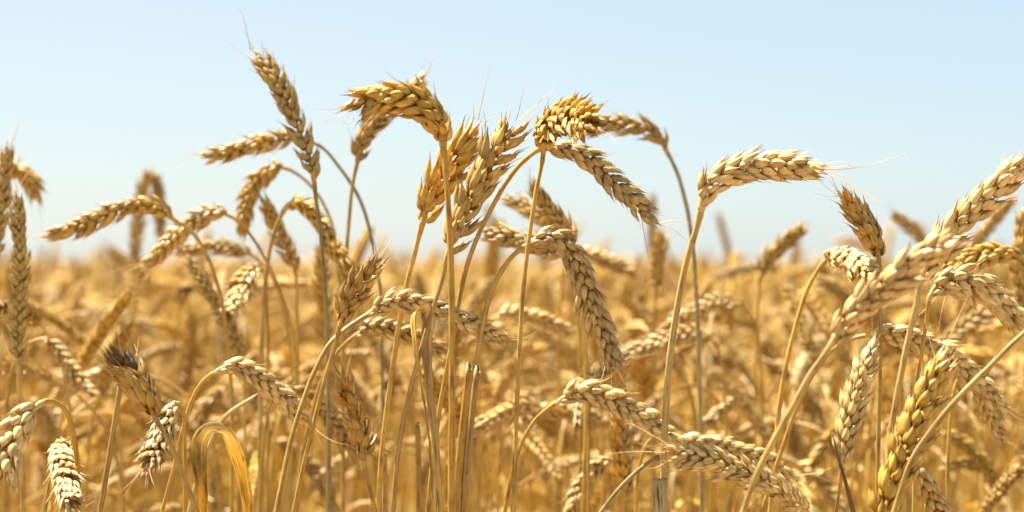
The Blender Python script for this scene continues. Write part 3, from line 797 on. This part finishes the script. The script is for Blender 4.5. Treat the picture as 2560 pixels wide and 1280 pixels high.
def dry_leaf(p, q, n=16):
    """a curled dead blade hanging from the stem at p"""
    az = q.uniform(0, 2 * math.pi); L = q.uniform(.10, .19)
    el = R(q.uniform(25, 65)); pts = [np.array(p)]; turn = R(q.uniform(150, 230)) / n
    for i in range(n - 1):
        pts.append(pts[-1] + L / n * np.array([math.cos(el) * math.cos(az), math.cos(el) * math.sin(az), math.sin(el)]))
        el = max(R(-88), el - turn * (1.6 if i < n * .5 else .5)); az += q.uniform(-.08, .08)
    P = np.array(pts)
    Tn, sd = frames(P, (-math.sin(az), math.cos(az), 0))
    tw = np.linspace(0, q.uniform(-2, 2), n)
    nr = np.cross(Tn, sd); sd = np.cos(tw)[:, None] * sd + np.sin(tw)[:, None] * nr
    W = np.interp(np.linspace(0, 1, n), [0, .2, .6, 1], [.6, 1, .8, .08]) * q.uniform(.0028, .0045)
    nr = np.cross(Tn, sd)
    c = np.array([-1, -.5, 0, .5, 1])
    V = (P[:, None] + (W[:, None] * c)[..., None] * sd[:, None] + (W[:, None] * .5 * c ** 2)[..., None] * nr[:, None]).reshape(-1, 3)
    U = np.stack([np.tile((c + 1) / 2, n), np.repeat(np.linspace(0, L, n), 5)], axis=-1)
    dry_leaf.col = np.ones((len(V), 4))
    return V, grid_faces(n, 5, closed=False), U

# --- individual blurred stalks, close behind the sharp ones
PROTO = []
kinds = [('upright', R(14)), ('upright', R(34)), ('slanting', R(60)), ('level', R(88)), ('drooping', R(118)), ('drooping', R(138)), ('hanging', R(160)), ('hanging', R(172))]
prs = np.random.default_rng(5)
for kind, bend in kinds:
    for v in range(2):
        el = prs.uniform(.075, .098)
        P, nb = plant_curve(.86, bend, el, R(prs.uniform(0, 4)), prs, hook=.04 + .05 * (bend > 1.2))
        D, A, mk = spline(P)
        sb = mk[nb]
        s = np.concatenate([np.linspace(0, sb - .16, 10)[:-1], np.linspace(sb - .16, sb, 22)])
        r = np.interp(sb - s, [0, .05, .3], [.0011, .0013, .0017])
        V, F, U = tube(sample(D, A, s), r, 7)
        stem_me = to_mesh('stem', V, F, M_stem, U)
        pl = Pile()
        V, F, U = tube(sample(D, A, np.linspace(sb, A[-1] - .004, 14)), .0011, 5); pl.add(V, F, None, (1, 1, 1, 1))
        plain_ear(pl, D, A, sb, A[-1], prs.uniform(.72, 1.08), prs.uniform(0, 6), v, prs, SPK_LO)
        for k in range(4):
            tip = sample(D, A, A[-1] - prs.uniform(0, .02)); u = unit(sample(D, A, A[-1]) - sample(D, A, A[-1] - .01))
            dd = unit(u + .35 * prs.normal(0, 1, 3)) * prs.uniform(.012, .035)
            V, F = awn_mesh(tip, tip + dd, .001, .00022, np.array([0, 0, 1.]))
            pl.add(V, F, None, (1.1, 1.1, 1.1, 1))
        ear_me = pl.mesh('ear', M_husk, uv=False, attr='husk')
        top = sample(D, A, sb)
        lv = None
        if v == 1 or kind == 'drooping':
            lv = leaf_mesh('leaf', *dry_leaf(sample(D, A, sb - prs.uniform(.16, .3)), prs), col=dry_leaf.col)
        PROTO.append((kind, stem_me, ear_me, top, sample(D, A, A[-1]), lv))

def project(p):
    x, y, z = p[0], p[1], p[2] - CAM_Z
    d = y * CP + z * SP_; v = -y * SP_ + z * CP
    return 1280 + x / d * FPX, 640 - v / d * FPX

hero_mid = []
for (ro, e) in HERO:
    hero_mid.append((e[len(e) // 2], ro['label']))

used_labels = {}
placed = []
frs = np.random.default_rng(21)
TN = [('pale', 'pale', .3), ('golden', 'gold', .3), ('tan', 'tan', .25), ('brown', 'brown', .15)]
count = 0; tries = 0
cells = {}
while count < 215 and tries < 6000:
    tries += 1
    y = 1.56 + .80 * frs.random() ** .85
    x = frs.uniform(-1, 1) * (.262 * y + .05)
    if any((x - a) ** 2 + (y - b) ** 2 < .028 ** 2 for a, b in placed): continue
    k = int(frs.integers(0, len(PROTO)))
    kind, sme, eme, top, tip, lme = PROTO[k]
    sc_ = frs.normal(.985, .04)
    if kind in ('upright',): sc_ -= .035
    if frs.random() < .45: sc_ -= frs.uniform(.03, .13)
    sc_ = float(np.clip(sc_, .80, 1.07))
    rz = frs.uniform(0, 2 * math.pi)
    tz = sc_ * max(top[2], tip[2])
    px, py = project((x, y, tz))
    # the photograph keeps the sky open: few stalks stand far above the horizon
    if py < 630 + 60 * frs.random(): continue
    placed.append((x, y))
    tname, tkey, _ = TN[int(np.searchsorted(np.cumsum([.3, .3, .25, .15]), frs.random()))]
    root = link('wheat_stalk', None); root.location = (x, y, 0); root.rotation_euler = (0, 0, rz); root.scale = (sc_,) * 3
    root.empty_display_size = .03
    dirx = math.cos(rz)
    side = 'right' if dirx > .35 else 'left' if dirx < -.35 else ('away' if math.sin(rz) > 0 else 'forward')
    word = {'upright': 'standing upright', 'slanting': 'slanting ' + side, 'level': 'bent level ' + side, 'drooping': 'drooping ' + side, 'hanging': 'hanging ' + side}[kind]
    colx = ['far left', 'left', 'left of centre', 'centre', 'right of centre', 'right', 'far right'][min(6, max(0, int(px / 2560 * 7)))]
    rowy = 'at the horizon' if py < 700 else 'just below the horizon' if py < 800 else 'at mid height' if py < 950 else 'low among stems'
    lab = f"blurred {tname} wheat ear {word}, {rowy}, {colx}"
    root['_l'] = lab
    cells.setdefault(lab, []).append((root, px))
    root['category'] = 'wheat stalk'
    link('stem', sme, root, jit(STEMS[random.choice(['gold', 'gold', 'orange', 'tan', 'pale'])], .08))
    link('ear', eme, root, jit(TONES[tkey], .1))
    if lme: link('leaf', lme, root, jit(random.choice([(.60, .44, .18), (.66, .46, .12), (.48, .36, .17)]), .1))
    count += 1
for lab, lst in cells.items():
    lst.sort(key=lambda t: t[1])
    for i, (o, _) in enumerate(lst):
        del o['_l']
        o['label'] = lab if len(lst) == 1 else lab + (', left twin' if i == 0 else ', right twin' if i == len(lst) - 1 else ', middle one')
        o['group'] = 'blurred wheat stalks close behind'

# --- everything farther: one mass nobody could count
field = Pile()
def bulk_proto(n, ns_stem, mode, seed, htop):
    out = []
    q = np.random.default_rng(seed)
    for i in range(n):
        bend = R(q.choice([10, 30, 60, 90, 115, 135, 150, 165, 172]))
        el = q.uniform(.072, .098)
        P, nb = plant_curve(.86, bend, el, R(q.uniform(0, 5)), q, hook=.045 + .05 * (bend > 1.2))
        D, A, mk = spline(P); sb = mk[nb]
        s = np.concatenate([[max(0, sb - htop)], np.linspace(max(0, sb - htop * .6), sb - .09, ns_stem), np.linspace(sb - .09, sb, 5)[1:]])
        V, F, U = tube(sample(D, A, s), .0015, 3)
        pe = Pile()
        if mode == 2:
            plain_ear(pe, D, A, sb, A[-1], q.uniform(.85, 1.05), q.uniform(0, 6), int(q.integers(0, 2)), q, TINY)
        else:
            t = np.linspace(0, 1, 11)
            rr = np.interp(t, [0, .12, .6, .93, 1], [.002, .0072, .0076, .005, .001]) * np.where(np.arange(11) % 2 == 0, 1.12, .82)
            Ve, Fe, _ = tube(sample(D, A, sb + t * (A[-1] - sb)), rr, 5, ref=(q.normal(), q.normal(), q.normal()))
            pe.add(Ve, Fe)
        if ns_stem > 1 and i % 2:
            lV, lF, _ = dry_leaf(sample(D, A, sb - q.uniform(.12, .34)), q, 9)
            F = np.concatenate([F, lF + len(V)]); V = np.concatenate([V, lV])
        out.append((V, F, np.concatenate(pe.V), np.concatenate(pe.F)))
    return out
tr_ = np.random.default_rng(3)
def tiny(style):
    P = Pile(); f = (1, 1.5)[style]
    for sg in (-1, 1):
        V, F, = husk(.0122, .0031, .0027, (0, .0008, sg * .0011), R(18 * (1, 1.3)[style]), sg * R(11 * f), sg * R(45), lod=1)
        P.add(V, F)
    return P
TINY = {s: [tiny(s) for _ in range(2)] for s in (0, 1)}

def scatter(y0, y1, dens, protos, zs, margin, seed, avoid=False, hmean=.935):
    q = np.random.default_rng(seed)
    area = .30 * (y1 ** 2 - y0 ** 2) + 2 * margin * (y1 - y0)
    n = int(area * dens)
    k = 0
    while k < n:
        y = math.sqrt(q.uniform(y0 ** 2, y1 ** 2)); hw = .30 * y + margin
        x = q.uniform(-hw, hw); k += 1
        V, F, Ve, Fe = protos[int(q.integers(0, len(protos)))]
        s = float(np.clip(q.normal(hmean, .052) + (q.uniform(.02, .09) if y > 2.6 and q.random() < .08 else 0), .84, 1.10)); a = q.uniform(0, 2 * math.pi)
        ca, sa = math.cos(a) * s, math.sin(a) * s
        Mx = np.array([[ca, -sa, 0], [sa, ca, 0], [0, 0, s]])
        o = np.array([x, y, 0])
        tn = [(.68, .505, .175), (.66, .465, .10), (.60, .41, .12), (.54, .355, .09), (.76, .59, .27)][int(q.choice(5, p=[.28, .27, .25, .08, .12]))]
        st = [(.68, .475, .10), (.68, .44, .075), (.58, .40, .11), (.66, .50, .18)][int(q.choice(4, p=[.4, .3, .15, .15]))]
        kk = q.uniform(.95, 1.18)
        field.add(V @ Mx.T + o, F, None, (*[c * kk for c in st], 1))
        field.add(Ve @ Mx.T + o, Fe, None, (*[min(.85, c * kk) for c in tn], 1))

near_p = bulk_proto(26, 5, 2, 41, .86)
mid_p = bulk_proto(26, 3, 1, 42, .86)
far_p = bulk_proto(20, 1, 1, 43, .25)
scatter(1.66, 2.15, 130, near_p, 1, .5, 50)
scatter(2.15, 4.2, 300, near_p, 1, .8, 51)
scatter(4.2, 13, 230, mid_p, 1, 1.0, 52)
scatter(13, 34, 55, far_p, 1, 1.5, 53)
scatter(34, 110, 5.5, far_p, 1, 2, 54)
# the closed top of the standing crop far out, a bumpy sheet on its way to the horizon
ys = np.concatenate([np.linspace(11, 40, 90), np.geomspace(40.5, 900, 70)])
nx = 120
sheetV = []
for y in ys:
    xs = np.linspace(-1, 1, nx) * (.34 * y + 3)
    for x in xs:
        b = .03 * math.sin(x * 2.3 + y * 1.1) + .02 * math.sin(x * 5.1 - y * 2.7)
        sheetV.append((x, y, .80 + b * .6 + frs.uniform(-.03, .03)))
field.add(np.array(sheetV), grid_faces(len(ys), nx, closed=False), None, (.66, .48, .15, 1))
fo = link('wheat_field', field.mesh('wheat_field', M_field, uv=False))
tag(fo, "dense blurred mass of ripe golden wheat stretching back to the horizon", 'wheat field', kind='stuff')

# --- soil
gs = 3000.0
gy = np.concatenate([np.linspace(-30, 12, 60), np.geomspace(12.5, gs, 40)])
gx = np.concatenate([-np.geomspace(gs, 8, 25), np.linspace(-7, 7, 41), np.geomspace(8, gs, 25)])
GV = np.array([(x, y, .012 * math.sin(x * 7 + y * 3) * (abs(x) < 8 and y < 13)) for y in gy for x in gx])
gm = to_mesh('ground', GV, grid_faces(len(gy), len(gx), closed=False), soil_material())
go = link('ground', gm)
tag(go, "bare dry brown soil under the standing wheat", 'ground', kind='structure')
